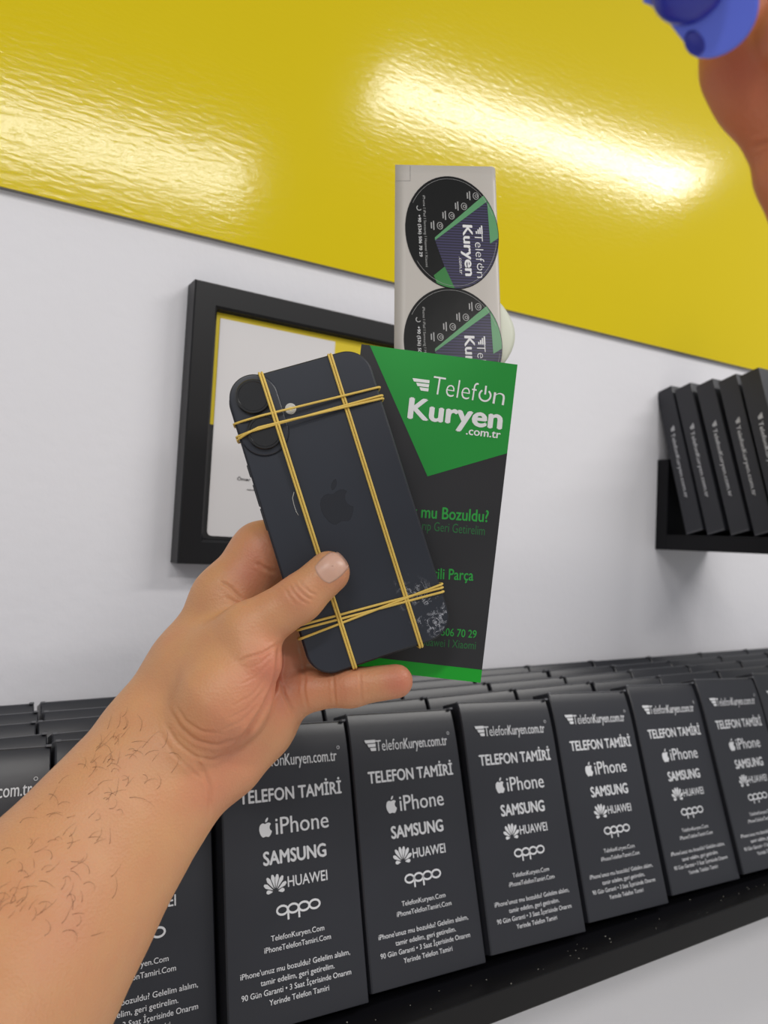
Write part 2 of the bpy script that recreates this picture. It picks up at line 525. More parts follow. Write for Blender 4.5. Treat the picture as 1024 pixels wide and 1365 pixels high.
# ------------------------------------------------------------------ the long shelf below and its cartons
ZS = -0.2868 + Z0
YF = 0.374
sh = empty('wall_shelf', Matrix.Translation((0.4, YW, ZS)), 'long black shelf board under the rows of cartons, fixed to the white wall', 'shelf')
obj('board', box_mesh((-1.2, YF - YW, -0.0195), (1.5, 0.0, 0.0), 0.0008), M['shelf'], sh)
dv, df = [], []
for k in range(95):
    x = rng.uniform(-0.2, 0.9); y = YF - YW + abs(rng.normal(0.012, 0.008)) + 0.001; r = rng.uniform(0.00025, 0.0006) * (1.6 if rng.random() < .1 else 1)
    if y > 0.024 + YF - YW: continue
    bse = len(dv)
    for (dx, dy, dz) in ((1, 0, 0), (-.5, .87, 0), (-.5, -.87, 0), (0, 0, 0.9)): dv.append((x + r * dx, y + r * dy, r * dz))
    df += [(bse, bse + 1, bse + 3), (bse + 1, bse + 2, bse + 3), (bse + 2, bse, bse + 3)]
dd = obj('dust_specks', mesh_of(dv, df), M['dust'], sh); dd['kind'] = 'stuff'

CW, CH, CT = 0.09, 0.1645, 0.0225
LEAN = math.radians(19.6)


def carton_print():
    p = Print()
    X = lambda v: v - CW / 2
    speed_bars(p, X(0.0138), 0.1493, 0.0085, 0.0075)
    p.text('Telefon', X(0.0225), X(0.0445), 0.1490, 0.0072, -0.004)
    p.text('Kuryen.com.tr', X(0.0450), X(0.0818), 0.1490, 0.0072, 0.012)
    p.ring(X(0.0834), 0.1575, 0.0011, 0.0003, 14)
    p.text('TELEFON TAMİRİ', X(0.0140), X(0.0835), 0.1282, 0.0078, 0.028)
    apple(p, X(0.0300), 0.1075, 0.0112)
    p.text('iPhone', X(0.0365), X(0.0725), 0.1082, 0.0098, 0.006)
    p.text('SAMSUNG', X(0.0275), X(0.0695), 0.0915, 0.0080, 0.035)
    flower(p, X(0.0345), 0.0762, 0.0105)
    p.text('HUAWEI', X(0.0425), X(0.0690), 0.0775, 0.0060, 0.014)
    # rounded letter mark
    cx, yb, r = 0.0340, 0.0622, 0.0031
    for k in range(4):
        cxx = X(cx + 0.0042 + k * 0.0070)
        p.ring(cxx, yb + r, 0.0040, 0.0012, 22, ry=r - 0.0001)
        if k in (1, 2): p.poly([(cxx - 0.0040, yb - 0.0026), (cxx - 0.0028, yb - 0.0026), (cxx - 0.0028, yb + r), (cxx - 0.0040, yb + r)])
    for t, x0, x1, y in (('TelefonKuryen.Com', 0.0302, 0.0645, 0.0498), ('iPhoneTelefonTamiri.Com', 0.0258, 0.0685, 0.0442),
                         ("iPhone'unuz mu bozuldu? Gelelim alalım,", 0.0110, 0.0805, 0.0334), ('tamir edelim, geri getirelim.', 0.0228, 0.0695, 0.0280),
                         ('90 Gün Garanti • 3 Saat İçerisinde Onarım', 0.0113, 0.0803, 0.0226), ('Yerinde Telefon Tamiri', 0.0275, 0.0650, 0.0172)):
        p.text(t, X(x0), X(x1), y, 0.0029, 0.006)
    p.v = [(a - 0.0022, (b - 0.0066) * 0.963 + 0.0018, c) for a, b, c in p.v]
    return p.mesh()


def to_front(me):                                 # lettering drawn in x,y: stand it up on a front face that looks along -y
    for v in me.vertices: v.co = (v.co.x, -0.00025 - v.co.z, v.co.y)
    me.update(); return me




def carton_body():
    """card box whose front face rolls back a little towards the top flap"""
    h = CH - 0.0006; r = 0.0008; x = CW / 2 - 0.0011
    prof = [(r, 0), (r * 0.3, r * 0.3), (0, r), (0, 0.5 * h), (0, 0.80 * h), (0.0002, 0.86 * h), (0.0007, 0.91 * h), (0.0014, 0.95 * h),
            (0.0022, 0.98 * h), (0.0030, h - 0.0006), (0.0036, h), (CT - r, h), (CT, h - r), (CT, r), (CT - r, 0)]
    bm = bmesh.new()
    cols = []
    for xx, ins in ((-x, 1), (-x + r, 0), (x - r, 0), (x, 1)):
        c = []
        for (y, z) in prof:                       # soft side edges
            yy = min(max(y, prof[2][0] + r * ins + (y if y < 0.004 else 0)), CT - r * ins) if ins else y
            c.append(bm.verts.new((xx, yy, z)))
        cols.append(c)
    n = len(prof)
    for a_, b_2 in zip(cols, cols[1:]):
        for i in range(n): bm.faces.new((a_[i], b_2[i], b_2[(i + 1) % n], a_[(i + 1) % n]))
    bm.faces.new(cols[0]); bm.faces.new(cols[-1][::-1])
    bmesh.ops.recalc_face_normals(bm, faces=bm.faces)
    me = bm_mesh(bm, True); me.set_sharp_from_angle(angle=math.radians(28)); return me


ME_BODY = carton_body()
ME_BODY.materials.append(M['carton'])


def flap_mesh():
    bm = bmesh.new()
    add_box(bm, (-CW / 2 + 0.0015, 0.0036, CH - 0.0006), (CW / 2 - 0.0015, CT - 0.0004, CH), 0.0002)
    add_box(bm, (-CW / 2 + 0.0013, 0.0030, CH - 0.0009), (-CW / 2 + 0.0042, 0.0058, CH + 0.0004), 0.0003)
    add_box(bm, (CW / 2 - 0.0042, 0.0002, CH - 0.0009), (CW / 2 - 0.0013, 0.0058, CH + 0.0004), 0.0003)
    return bm_mesh(bm)


ME_FLAP = flap_mesh(); ME_FLAP.materials.append(M['carton_edge'])
ME_TEXT = to_front(carton_print()); ME_TEXT.materials.append(M['print'])

ORD = ['first', 'second', 'third', 'fourth', 'fifth', 'sixth', 'seventh', 'eighth', 'ninth', 'tenth', 'eleventh', 'twelfth', 'thirteenth']


def carton(x, ytop, label, group, text, dlean=0.0, dx=0.0, twist=0.0):
    la = LEAN + dlean
    yb = ytop - CH * math.sin(la)
    # the leaning carton rests on the lower front edge of its bottom
    mw = Matrix.Translation((x, yb, ZS + 0.0002)) @ Matrix.Rotation(twist, 4, 'Y') @ Matrix.Rotation(-la, 4, 'X')
    # keep the lowest bottom corner on the board
    low = min((mw @ v.co).z for v in ME_BODY.vertices)
    mw = Matrix.Translation((0, 0, ZS + 0.0002 - low)) @ mw
    e = empty('carton', mw, label, 'carton', group)
    obj('body', ME_BODY, None, e); obj('top_flap', ME_FLAP, None, e)
    if text: obj('printed_lettering', ME_TEXT, None, e)
    return e


FRONT = {-1: 'black lettered carton in the front row at the far left, mostly behind the forearm',
         0: 'black lettered carton in the front row behind the wrist and forearm',
         1: 'black lettered carton in the front row directly below the heel of the hand',
         2: 'black lettered carton in the front row below the outstretched little fingertip',
         3: 'black lettered carton in the front row below the green and black sleeve',
         4: 'black lettered carton in the front row, third to the right of the hand',
         5: 'black lettered carton in the front row, fourth to the right of the hand',
         6: 'black lettered carton in the front row, next to the one cut off on the right',
         7: 'black lettered carton in the front row cut off at the right edge'}
XR0 = 0.0682 - 0.0092 + CW / 2
for i, lab in FRONT.items():
    yt = 0.446 + (0.011 if i <= 0 else 0.0) + (0.001 * ((i * 7) % 3 - 1))
    carton(XR0 + CW * i + {4: 0.0015, 5: 0.0045, 6: 0.004, 7: 0.004}.get(i, 0.0), yt, lab, 'lettered cartons in the front row', True, 0.0, twist=math.radians((2.2, 2.0, 2.4, 2.3, 3.1, 3.0, 2.6, 2.4, 2.4)[i + 1]))
rows = [(0.4845, (66, 972)), (0.5150, (48, 957)), (0.5425, (53, 943)), (0.5705, (46, 930))]
RN = ['second row', 'third row', 'fourth row', 'row nearest the wall']
for k, (yt, (ex, ey)) in enumerate(rows):
    xe = on_z(ex, ey, -0.1229 + Z0)[0]
    xe -= CW
    n = 0
    while xe < (0.80, 0.88, 0.95, 1.02)[k]:
        gap = 0.0
        if k == 3 and n == 1: gap = 0.0022
        xe += gap
        carton(xe + CW / 2, yt + rng.normal(0, 0.0009), 'black carton in the %s on the long shelf, %s from left' % (RN[k], ORD[n]),
               'cartons in the rows behind', False, rng.normal(0, 0.002), twist=rng.normal(0, 0.003))
        xe += CW + abs(rng.normal(0, 0.0006)); n += 1

# ------------------------------------------------------------------ small wall shelf on the right with leaning boxes
# it juts out from the wall: its length runs towards the viewer, its open front faces left
XF = 0.7418
sm = Matrix.Translation((XF, YW, Z0 - 0.0040)) @ Matrix.Rotation(math.radians(-90), 4, 'Z')
s2 = empty('wall_shelf', sm, 'small black box shelf jutting from the right of the wall, holding leaning black boxes', 'shelf')
obj('bottom_board', box_mesh((0.0158, 0, 0), (0.34, 0.10, 0.0180), 0.0006), M['shelf'], s2)
obj('side_panel', box_mesh((0.0, 0, 0), (0.0158, 0.10, 0.1075), 0.0006), M['shelf'], s2)
BW, BH, BD = 0.0222, 0.1765, 0.090


def spine_print():
    p = Print()
    x = 0.0085
    y0 = BH * 0.715
    L = 0.079
    # reads downwards: direction -y
    p.text('TelefonKuryen.com.tr', x + 0.003, y0, y0 - 0.0, 0.0036, 0.01) if False else None
    V, Fc = text_geo('TelefonKuryen.com.tr', 0.010)
    sx = L / (V[:, 0].max() - V[:, 0].min()); sy = 0.0046 / cap_h(0.010)
    p.add(V - [V[:, 0].min(), 0, 0], Fc, ((0, sy), (-sx, 0)), (x, y0 - 0.006))
    for k in range(4):
        xx = x + 0.0048 - k * 0.0013
        p.poly([(xx, y0 + 0.0028 - k * 0.0009), (xx, y0 - 0.0034), (xx + 0.0010, y0 - 0.0034), (xx + 0.0010, y0 + 0.0028 - k * 0.0009)])
    return to_front(p.mesh())


ME_SB = box_mesh((0, 0, 0), (BW, BD, BH), 0.0006); ME_SB.materials.append(M['carton'])
ME_SF = box_mesh((0.0006, -0.0003, 0.0006), (BW - 0.0006, 0.0006, 0.0014)); ME_SF.materials.append(M['carton_edge'])
ME_ST = spine_print(); ME_ST.materials.append(M['print'])
SLAB = ['leaning black box on the small wall shelf, leftmost, overhanging the shelf side',
        'leaning black box on the small wall shelf, second from the shelf side',
        'leaning black box on the small wall shelf, third from the shelf side',
        'leaning black box on the small wall shelf, fourth from the shelf side',
        'leaning black box on the small wall shelf, cut off at the right edge']
for k, bx in enumerate((0.0445, 0.0715, 0.1005, 0.1292, 0.1590)):
    yq = (0.0, 0.0005, 0.0, -0.002, -0.010)[k]
    mw = sm @ Matrix.Translation((bx, yq - 0.002, 0.0183)) @ Matrix.Rotation(math.radians(-(15.6, 16.0, 16.0, 15.6, 15.2)[k]), 4, 'Y')
    e = empty('slim_box', mw, SLAB[k], 'box', 'boxes leaning on the small wall shelf')
    obj('body', ME_SB, None, e); obj('bottom_flap', ME_SF, None, e); obj('printed_lettering', ME_ST, None, e)

# ------------------------------------------------------------------ phone
PH = Plane((0.9468, -0.2923, 0.1348), (0.2991, 0.9537, -0.0328), (-0.02128, -0.00128, 0.36060))
PWD, PHT, PTH, PCR = 0.0716, 0.1476, 0.0080, 0.0125
pm = empty('smartphone', PH.matrix(), 'dark blue-black smartphone with scuffed corner, held in the hand, its back to the viewer', 'phone')
fb = prism(rrect(PWD, PHT, PCR, 14), -PTH, -0.0004, 0.0014, 4)
obj('frame', bm_mesh(fb, True), M['phone_frame'], pm)
scratched_glass(M['phone'], *PH.loc(574, 815))
obj('back_glass', bm_mesh(prism(rrect(PWD - 0.0018, PHT - 0.0018, PCR - 0.0009, 14), -0.0006, 0.0, 0.0003, 2)), M['phone'], pm)
l1, l2 = PH.loc(338, 530), PH.loc(353.5, 577)
cyx = (l1 + l2) / 2
bump = obj('camera_bump', bm_mesh(prism(rrect(0.0232, 0.0232 + abs(l1[1] - l2[1]) - 0.001, 0.0115, 14, cyx[0], cyx[1]), -0.0002, 0.0012, 0.0009, 4), True), M['bump'], pm)
for l in (l1, l2):
    v, f = lathe([(0.0084, 0.0010), (0.0084, 0.0026), (0.0080, 0.0031), (0.0072, 0.0031), (0.0069, 0.0028)])
    rg = obj('lens', mesh_of(v, f), M['lens_ring'], bump, (l[0], l[1], 0))
    v, f = lathe([(0.0069, 0.0027), (0.0069, 0.00285), (0.0001, 0.00285)])
    gl = obj('lens_glass', mesh_of(v, f), M['lens'], bump, (l[0], l[1], 0))
fl_ = PH.loc(387.5, 545)
v, f = lathe([(0.0027, -0.0002), (0.0027, 0.0003), (0.0023, 0.0005), (0.0, 0.0005)], 32)
fo = obj('flash', mesh_of(v, f), M['flash'], pm, (fl_[0], fl_[1], 0)); fo['label'] = 'pale round flash'
v, f = lathe([(0.0010, 0.0004), (0.0010, 0.0007), (0.0, 0.0007)], 20)
obj('flash_led', mesh_of(v, f), M['flash_core'], fo)
lg = Print()
lp = PH.loc(453, 695)
apple(lg, lp[0] + 0.0008, lp[1] - 0.0009, 0.0212)
obj('logo', lg.mesh(0.00006), M['logo'], pm)
for (px, py, ln) in ((331, 627, 0.006), (341, 660, 0.011), (352, 692, 0.011)):
    q = PH.loc(px, py)
    obj('side_button', box_mesh((-PWD / 2 - 0.0005, q[1] - ln / 2, -0.0056), (-PWD / 2 + 0.001, q[1] + ln / 2, -0.003), 0.0004), M['phone_frame'], pm)
# hairline scratch beside the left rubber band
sc_ = [PH.loc(*p) for p in ((392, 656), (390, 664), (392, 673), (395, 682), (398, 687))]
obj('scratch', tube([[(p[0], p[1], 0.00003) for p in sc_]], 0.00013), M['flash'], pm)


def band_height(u, v):
    h = 0.0
    for l in (l1, l2):
        if math.hypot(u - l[0], v - l[1]) < 0.0084: h = max(h, 0.0031)
    dx = max(abs(u - cyx[0]) - 0.0001, 0); dy = max(abs(v - cyx[1]) - abs(l1[1] - l2[1]) / 2, 0)
    if math.hypot(dx, dy) < 0.0116: h = max(h, 0.0012)
    return h


def loop(p0, p1, r, mids=()):
    """a taut loop round the phone: front run from pixel p0 to p1, back run straight behind it"""
    pts = [PH.loc(*p) for p in (p0,) + tuple(mids) + (p1,)]
    S = []
    for a, b in zip(pts, pts[1:]):
        for k in range(24): S.append(a + (b - a) * k / 24)
    S.append(pts[-1])
    S = np.array(S); d = np.r_[0, np.cumsum(np.linalg.norm(np.diff(S, axis=0), axis=1))]
    z = np.array([band_height(*p) for p in S])
    hull = []
    for i in range(len(S)):
        while len(hull) >= 2 and (z[hull[-1]] - z[hull[-2]]) * (d[i] - d[hull[-2]]) <= (z[i] - z[hull[-2]]) * (d[hull[-1]] - d[hull[-2]]): hull.pop()
        hull.append(i)
    z = np.interp(d, d[hull], z[hull]) + r
    out = [(S[i][0], S[i][1], z[i]) for i in range(len(S))]
    t1 = (S[-1] - S[-2]) / np.linalg.norm(S[-1] - S[-2]); t0 = (S[0] - S[1]) / np.linalg.norm(S[0] - S[1])
    e1, e0 = S[-1] + t1 * 0.0008, S[0] + t0 * 0.0008
    out += [(e1[0], e1[1], -0.0005), (e1[0], e1[1], -PTH + 0.0005), (S[-1][0], S[-1][1], -PTH - r)]
    for k in range(1, 10):
        q = S[-1] + (S[0] - S[-1]) * k / 10; out.append((q[0], q[1], -PTH - r))
    out += [(S[0][0], S[0][1], -PTH - r), (e0[0], e0[1], -PTH + 0.0005), (e0[0], e0[1], -0.0005)]
    return out


PMW = PH.matrix()
BR_ = 0.0006
bands = [
    ('yellow rubber band running lengthwise over the camera side of the phone', [((346, 499), (471, 889), ()), ((349.6, 498.3), (474.2, 888), ())]),
    ('yellow rubber band running lengthwise down the side away from the camera', [((438.5, 474.5), (559.5, 861), ()), ((441.7, 473.6), (562.7, 860), ())]),
    ('yellow rubber band running across the top of the phone over the camera lenses', [((314, 565), (504.5, 516.5), ()), ((317.5, 582), (508, 527.5), ()), ((318.5, 585.5), (509, 531.5), ((345, 572),))]),
    ('yellow rubber band running across the bottom of the phone by the scuffed corner', [((398, 834), (588.5, 783.5), ()), ((398.5, 839.5), (589.5, 789), ()), ((400.5, 851.5), (588, 779), ())]),
]
for lab, runs in bands:
    me = tube([loop(a, b, BR_ * (1 + 0.15 * i), m) for i, (a, b, m) in enumerate(runs)], BR_, True, 6)
    o = obj('rubber_band', me, M['band']); o.matrix_world = PMW
    tag(o, lab, 'rubber band', 'rubber bands round the phone')

# ------------------------------------------------------------------ green and black printed sleeve behind the phone
EV = Plane((0.9918, 0.1214, 0.0388), (-0.1202, 0.9922, -0.0322), np.array((0.01832, 0.00049, 0.37301)) * 1.035)
EW, EH, ET = 0.0818, 0.1656, 0.020
ev = empty('phone_sleeve', EV.matrix(), 'green and black printed card sleeve held upright behind the phone, open at the top', 'card sleeve')
bm = bmesh.new(); th = 0.0005
hw, hh = EW / 2, EH / 2
add_box(bm, (-hw, -hh, -th), (hw, hh, 0)); add_box(bm, (-hw, -hh, -ET), (hw, hh, -ET + th))
add_box(bm, (-hw, -hh, -ET + th), (-hw + th, hh, -th)); add_box(bm, (hw - th, -hh, -ET + th), (hw, hh, -th))
add_box(bm, (-hw + th, -hh, -ET + th), (hw - th, -hh + th, -th))
obj('body', bm_mesh(bm), M['sleeve'], ev)


def eprint(name, m, build, z=0.00008):
    p = Print(); build(p); return obj(name, p.mesh(z), m, ev)


E_ = EV.loc
gp = [(hw, hh), E_(493, 460), E_(570, 635), (hw, E_(675, 604)[1])]
gp[1] = (gp[1][0], hh)
eprint('green_panel', M['green'], lambda p: p.poly([gp[0], gp[1], tuple(gp[2]), gp[3]]))
yg = E_(643, 893)[1]
eprint('green_strip', M['green_bright'], lambda p: p.poly([(-hw, -hh), (hw, -hh), (hw, yg), (-hw, yg)]))


def logo_white(p):
    a = E_(551, 526)
    b0, b1 = E_(575, 525), E_(673, 541)
    A = math.atan2(b1[1] - b0[1], b1[0] - b0[0])
    L = np.linalg.norm(b1 - b0)
    cap = 0.0092
    V, Fc = text_geo('Telef', -0.012)
    c, s = math.cos(A), math.sin(A)
    # Telef + power mark + n
    p.text('Telef', b0[0], L * 0.61, b0[1], cap, -0.012, ang=A or 1e-6)
    q = b0 + np.array([c, s]) * L * 0.715 + np.array([-s, c]) * cap * 0.40
    p.ring(q[0], q[1], cap * 0.37, cap * 0.10, 24, 125, 415)
    p.poly([(q[0] - cap * 0.05, q[1] + cap * 0.05), (q[0] + cap * 0.05, q[1] + cap * 0.05), (q[0] + cap * 0.05, q[1] + cap * 0.55), (q[0] - cap * 0.05, q[1] + cap * 0.55)])
    n0 = b0 + np.array([c, s]) * L * 0.83
    p.text('n', n0[0], L * 0.155, n0[1], cap, -0.012, ang=A or 1e-6)
    k0, k1 = E_(543, 557), E_(669, 572)
    p.text('Kuryen', k0[0], np.linalg.norm(k1 - k0), k0[1], 0.0112, 0.035, ang=math.atan2(*(k1 - k0)[::-1]) or 1e-6)
    d0, d1 = E_(621, 579), E_(667, 584.5)
    p.text('.com.tr', d0[0], np.linalg.norm(d1 - d0), d0[1], 0.0042, 0.02, ang=math.atan2(*(d1 - d0)[::-1]) or 1e-6)
    s0, s1 = E_(550, 504), E_(571, 522)
    speed_bars(p, s0[0], s1[1], s1[0] - s0[0], s0[1] - s1[1])


def etext(t, p0, p1, cap, bold):
    def g(p):
        a, b = E_(*p0), E_(*p1)
        p.text(t, a[0], np.linalg.norm(b - a), a[1], cap, bold, ang=math.atan2(*(b - a)[::-1]) or 1e-6)
    return g


eprint('white_lettering', M['white_text'], logo_white, 0.0002)


for t_, p0_, p1_, c_, b_, m_ in (('z mu Bozuldu?', (548, 689), (651, 696), 0.0062, 0.02, 'green_text'), ('atili Parça', (571, 771), (631, 774), 0.0056, 0.016, 'green_text'),
                                ('506 70 29', (588, 847), (635, 850.5), 0.0040, 0.014, 'green_text'), ('arıp Geri Getirelim', (557, 706), (646, 713.5), 0.0046, -0.004, 'green_dim'),
                                ('Huawei I Xiaomi', (560, 860), (634, 865.5), 0.0040, 0.0, 'green_dim')):
    eprint('green_lettering', M[m_], etext(t_, p0_, p1_, c_, b_))

# ------------------------------------------------------------------ sticker sheet standing in the sleeve
bl, br, tl, tr = (cpt(*a) for a in ((525, 478, 0.397), (664, 482, 0.404), (527, 219, 0.425), (654, 222, 0.432)))
SP = Plane(br - bl, bl - tl, (bl + br + tl + tr) / 4)
sheet = empty('sticker_sheet', SP.matrix(), 'white sticker sheet with two round black stickers standing out of the green sleeve', 'sticker sheet')
S_ = SP.loc
cTL, cTR, cBL, cBR = S_(527, 219.5), S_(655, 222), S_(525.5, 475), S_(664, 481)
ext = 1.10                                        # runs on down into the sleeve


def sheet_pt(s, t):                               # s 0..1 across, t 0 top .. 1 at the sleeve mouth
    a = cTL + (cTR - cTL) * s; b = cBL + (cBR - cBL) * s
    return a + (b - a) * t


nx, ny = 8, 14
V, Fc = [], []
cols = [(k / nx, 0.0, 0.0) for k in range(nx + 1)] + [(1.0, math.sin(a) * 0.0032, -(1 - math.cos(a)) * 0.0032) for a in (0.35, 0.7, 1.05, 1.4, 1.7)]
for j in range(ny + 1):
    t = ext * j / ny
    for (s, dx, dz) in cols:
        p = sheet_pt(s, t); V.append((p[0] + dx, p[1], dz - 0.00002))
nc = len(cols)
for j in range(ny):
    for i in range(nc - 1): Fc.append((j * nc + i, (j + 1) * nc + i, (j + 1) * nc + i + 1, j * nc + i + 1))
shm = obj('liner', mesh_of(V, Fc, True), M['liner'], sheet)
so = shm.modifiers.new('thickness', 'SOLIDIFY'); so.thickness = 0.0002; so.offset = -1
cutp = Print()
for (a, b) in (((527.5, 241), (547, 241)), ((547, 221), (547, 241))):
    A, B = S_(*a), S_(*b); d = (B - A) / np.linalg.norm(B - A) * 0.00012; nn = np.array([-d[1], d[0]])
    cutp.poly([A - nn, B - nn, B + nn, A + nn])
obj('corner_cut', cutp.mesh(0.00006), M['panel_edge'], sheet)


def sticker(cx, cy, rx, ry):
    c = S_(cx, cy); ex = S_(cx + rx, cy) - c; ey = S_(cx, cy - ry) - c
    RX, RY = np.linalg.norm(ex), np.linalg.norm(ey)
    K = lambda x, y: np.array([x * RX, y * RY])  # unit disc coordinates
    circ = [K(math.cos(2 * math.pi * k / 64), math.sin(2 * math.pi * k / 64)) for k in range(64)]
    st = obj('round_sticker', bm_mesh(prism(circ, 0, 0.00012)), M['sticker'], sheet, (c[0], c[1], 0.00004))
    st['label'] = 'black round sticker with a striped indigo panel'

    def inside(poly):                             # clip a convex polygon to the disc by sampling
        P = [np.array(p, float) for p in poly]; out = []
        for i in range(len(P)):
            a, b = P[i], P[(i + 1) % len(P)]
            for k in range(24):
                q = a + (b - a) * k / 24; n = np.linalg.norm(q)
                out.append(q if n <= 0.985 else q / n * 0.985)
        res = [out[0]]
        for q in out[1:]:
            if np.linalg.norm(q - res[-1]) > 1e-4: res.append(q)
        return [K(*q) for q in res]

    def prt(name, m, fn, z):
        p = Print(); fn(p); return obj(name, p.mesh(z), m, st)

    # unit coordinates: x right, y up, read off the photograph's disc
    prt('striped_panel', M['stripe'], lambda p: p.poly(inside([(0.80, 0.58), (1.15, 0.35), (1.1, -0.7), (0.5, -1.1), (-0.02, -1.1), (-0.38, -0.17)])), 0.00022)
    prt('green_band', M['sticker_green'], lambda p: (p.poly(inside([(0.80, 0.58), (0.79, 0.73), (-0.38, -0.12), (-0.38, -0.17)])),
                                                     p.poly(inside([(0.79, 0.74), (1.0, 0.5), (1.02, -0.06), (0.80, -0.18)]))), 0.00030)
    prt('green_corner', M['sticker_green2'], lambda p: p.poly(inside([(-0.44, -0.78), (-0.20, -0.62), (0.02, -1.05), (-0.3, -1.1)])), 0.00026)

    def down(p, t, x, y0, L, cap, bold):          # lettering that reads downwards
        V, Fc = text_geo(t, bold)
        sx = L * RY / (V[:, 0].max() - V[:, 0].min()); sy = cap * RX / cap_h(bold)
        p.add(V - [V[:, 0].min(), 0, 0], Fc, ((0, sy), (-sx, 0)), K(x, y0))

    def words(p):
        down(p, 'Telef', 0.47, -0.02, 0.49, 0.17, -0.012)
        q = K(0.545, -0.60); p.ring(q[0], q[1], 0.062 * RX, 0.02 * RX, 20, 30, 330, ry=0.062 * RY)
        q0 = K(0.55, -0.592); q1 = K(0.63, -0.608); p.poly([q0, (q0[0], q1[1]), q1, (q1[0], q0[1])])
        down(p, 'n', 0.47, -0.69, 0.10, 0.17, -0.012)
        down(p, 'Kuryen', 0.23, 0.13, 0.90, 0.21, 0.03)
        down(p, '.com.tr', 0.11, -0.44, 0.30, 0.07, 0.0)
        for k in range(4):
            x1 = 0.65 - k * 0.04
            a, b = K(x1, 0.13 - k * 0.035), K(x1 - 0.028, -0.02)
            p.poly([a, (a[0], b[1]), b, (b[0], a[1])])

    prt('lettering', M['sticker_text'], words, 0.00034)
    prt('phone_number', M['sticker_text'], lambda p: down(p, '+90 (536) 506 70 29', -0.72, 0.27, 0.74, 0.062, 0.012), 0.00034)

    def small(p):
        down(p, 'iPhone I iPad I Samsung I Huawei I Xiaomi', -0.60, 0.62, 1.26, 0.05, 0.0)
        for (x, y) in ((0.55, 0.66), (0.28, 0.46), (0.0, 0.28), (-0.26, 0.09)):
            q = K(x, y)
            p.ring(q[0], q[1], 0.066 * RX, 0.015 * RX, 16, ry=0.066 * RY)
            p.ring(q[0] + 0.01 * RX, q[1], 0.034 * RX, 0.014 * RX, 12, ry=0.03 * RY)
            for k, wd in ((0, 0.16), (1, 0.11)):
                a = K(x - 0.12 - 0.05 * k, y + wd / 2); b = K(x - 0.145 - 0.05 * k, y - wd / 2)
                p.poly([a, (a[0], b[1]), b, (b[0], a[1])])
        q = K(-0.69, 0.39); p.ring(q[0], q[1], 0.058 * RX, 0.02 * RX, 14, 120, 330, ry=0.05 * RY)
        p.ring(0, 0, 0.95 * RX, 0.006 * RX, 64, 20, 150, ry=0.95 * RY)
        p.ring(0, 0, 0.95 * RX, 0.006 * RX, 64, 215, 350, ry=0.95 * RY)

    prt('small_print', M['sticker_dim'], small, 0.00032)


sticker(603, 309, 61.5, 73.5)
sticker(604.5, 457, 65, 73.5)
# curled backing paper showing behind the right edge
V, Fc = [], []
for j in range(13):
    t = j / 12
    y = S_(672, 392)[1] + (S_(672, 484)[1] - S_(672, 392)[1]) * t
    wdt = 0.0105 * math.sin(math.pi * min(1, 0.04 + t * 0.96)) ** 0.8
    x0 = S_(667, 440)[0]
    for i in range(7):
        a = i / 6
        V.append((x0 - 0.006 + (wdt + 0.006) * a, y, -0.005 - 0.004 * a * a + 0.002 * a))
for j in range(12):
    for i in range(6): Fc.append((j * 7 + i, (j + 1) * 7 + i, (j + 1) * 7 + i + 1, j * 7 + i + 1))
cb = obj('curled_backing', mesh_of(V, Fc, True), M['liner_back'], sheet); cb['label'] = 'pale curled backing paper behind the right edge'
so = cb.modifiers.new('thickness', 'SOLIDIFY'); so.thickness = 0.0002

# ------------------------------------------------------------------ flesh: distance fields turned into one continuous skin


def cone_sdf(P, a, b, ra, rb, kz=1.0):
    sc = np.array([1, 1, 1 / kz], np.float32)
    p = P * sc; a = (np.asarray(a) * sc).astype(np.float32); b = (np.asarray(b) * sc).astype(np.float32)
    ab = b - a; l2_ = float(ab @ ab) + 1e-12
    h = np.clip(((p - a) @ ab) / l2_, 0, 1)
    d = np.linalg.norm(p - a - h[..., None] * ab, axis=-1) - (ra + (rb - ra) * h)
    return d * (1 if kz >= 1 else (0.5 + 0.5 * kz))


def smin(a, b, k):
    h = np.clip(0.5 + 0.5 * (b - a) / k, 0, 1)
    return b + (a - b) * h - k * h * (1 - h)


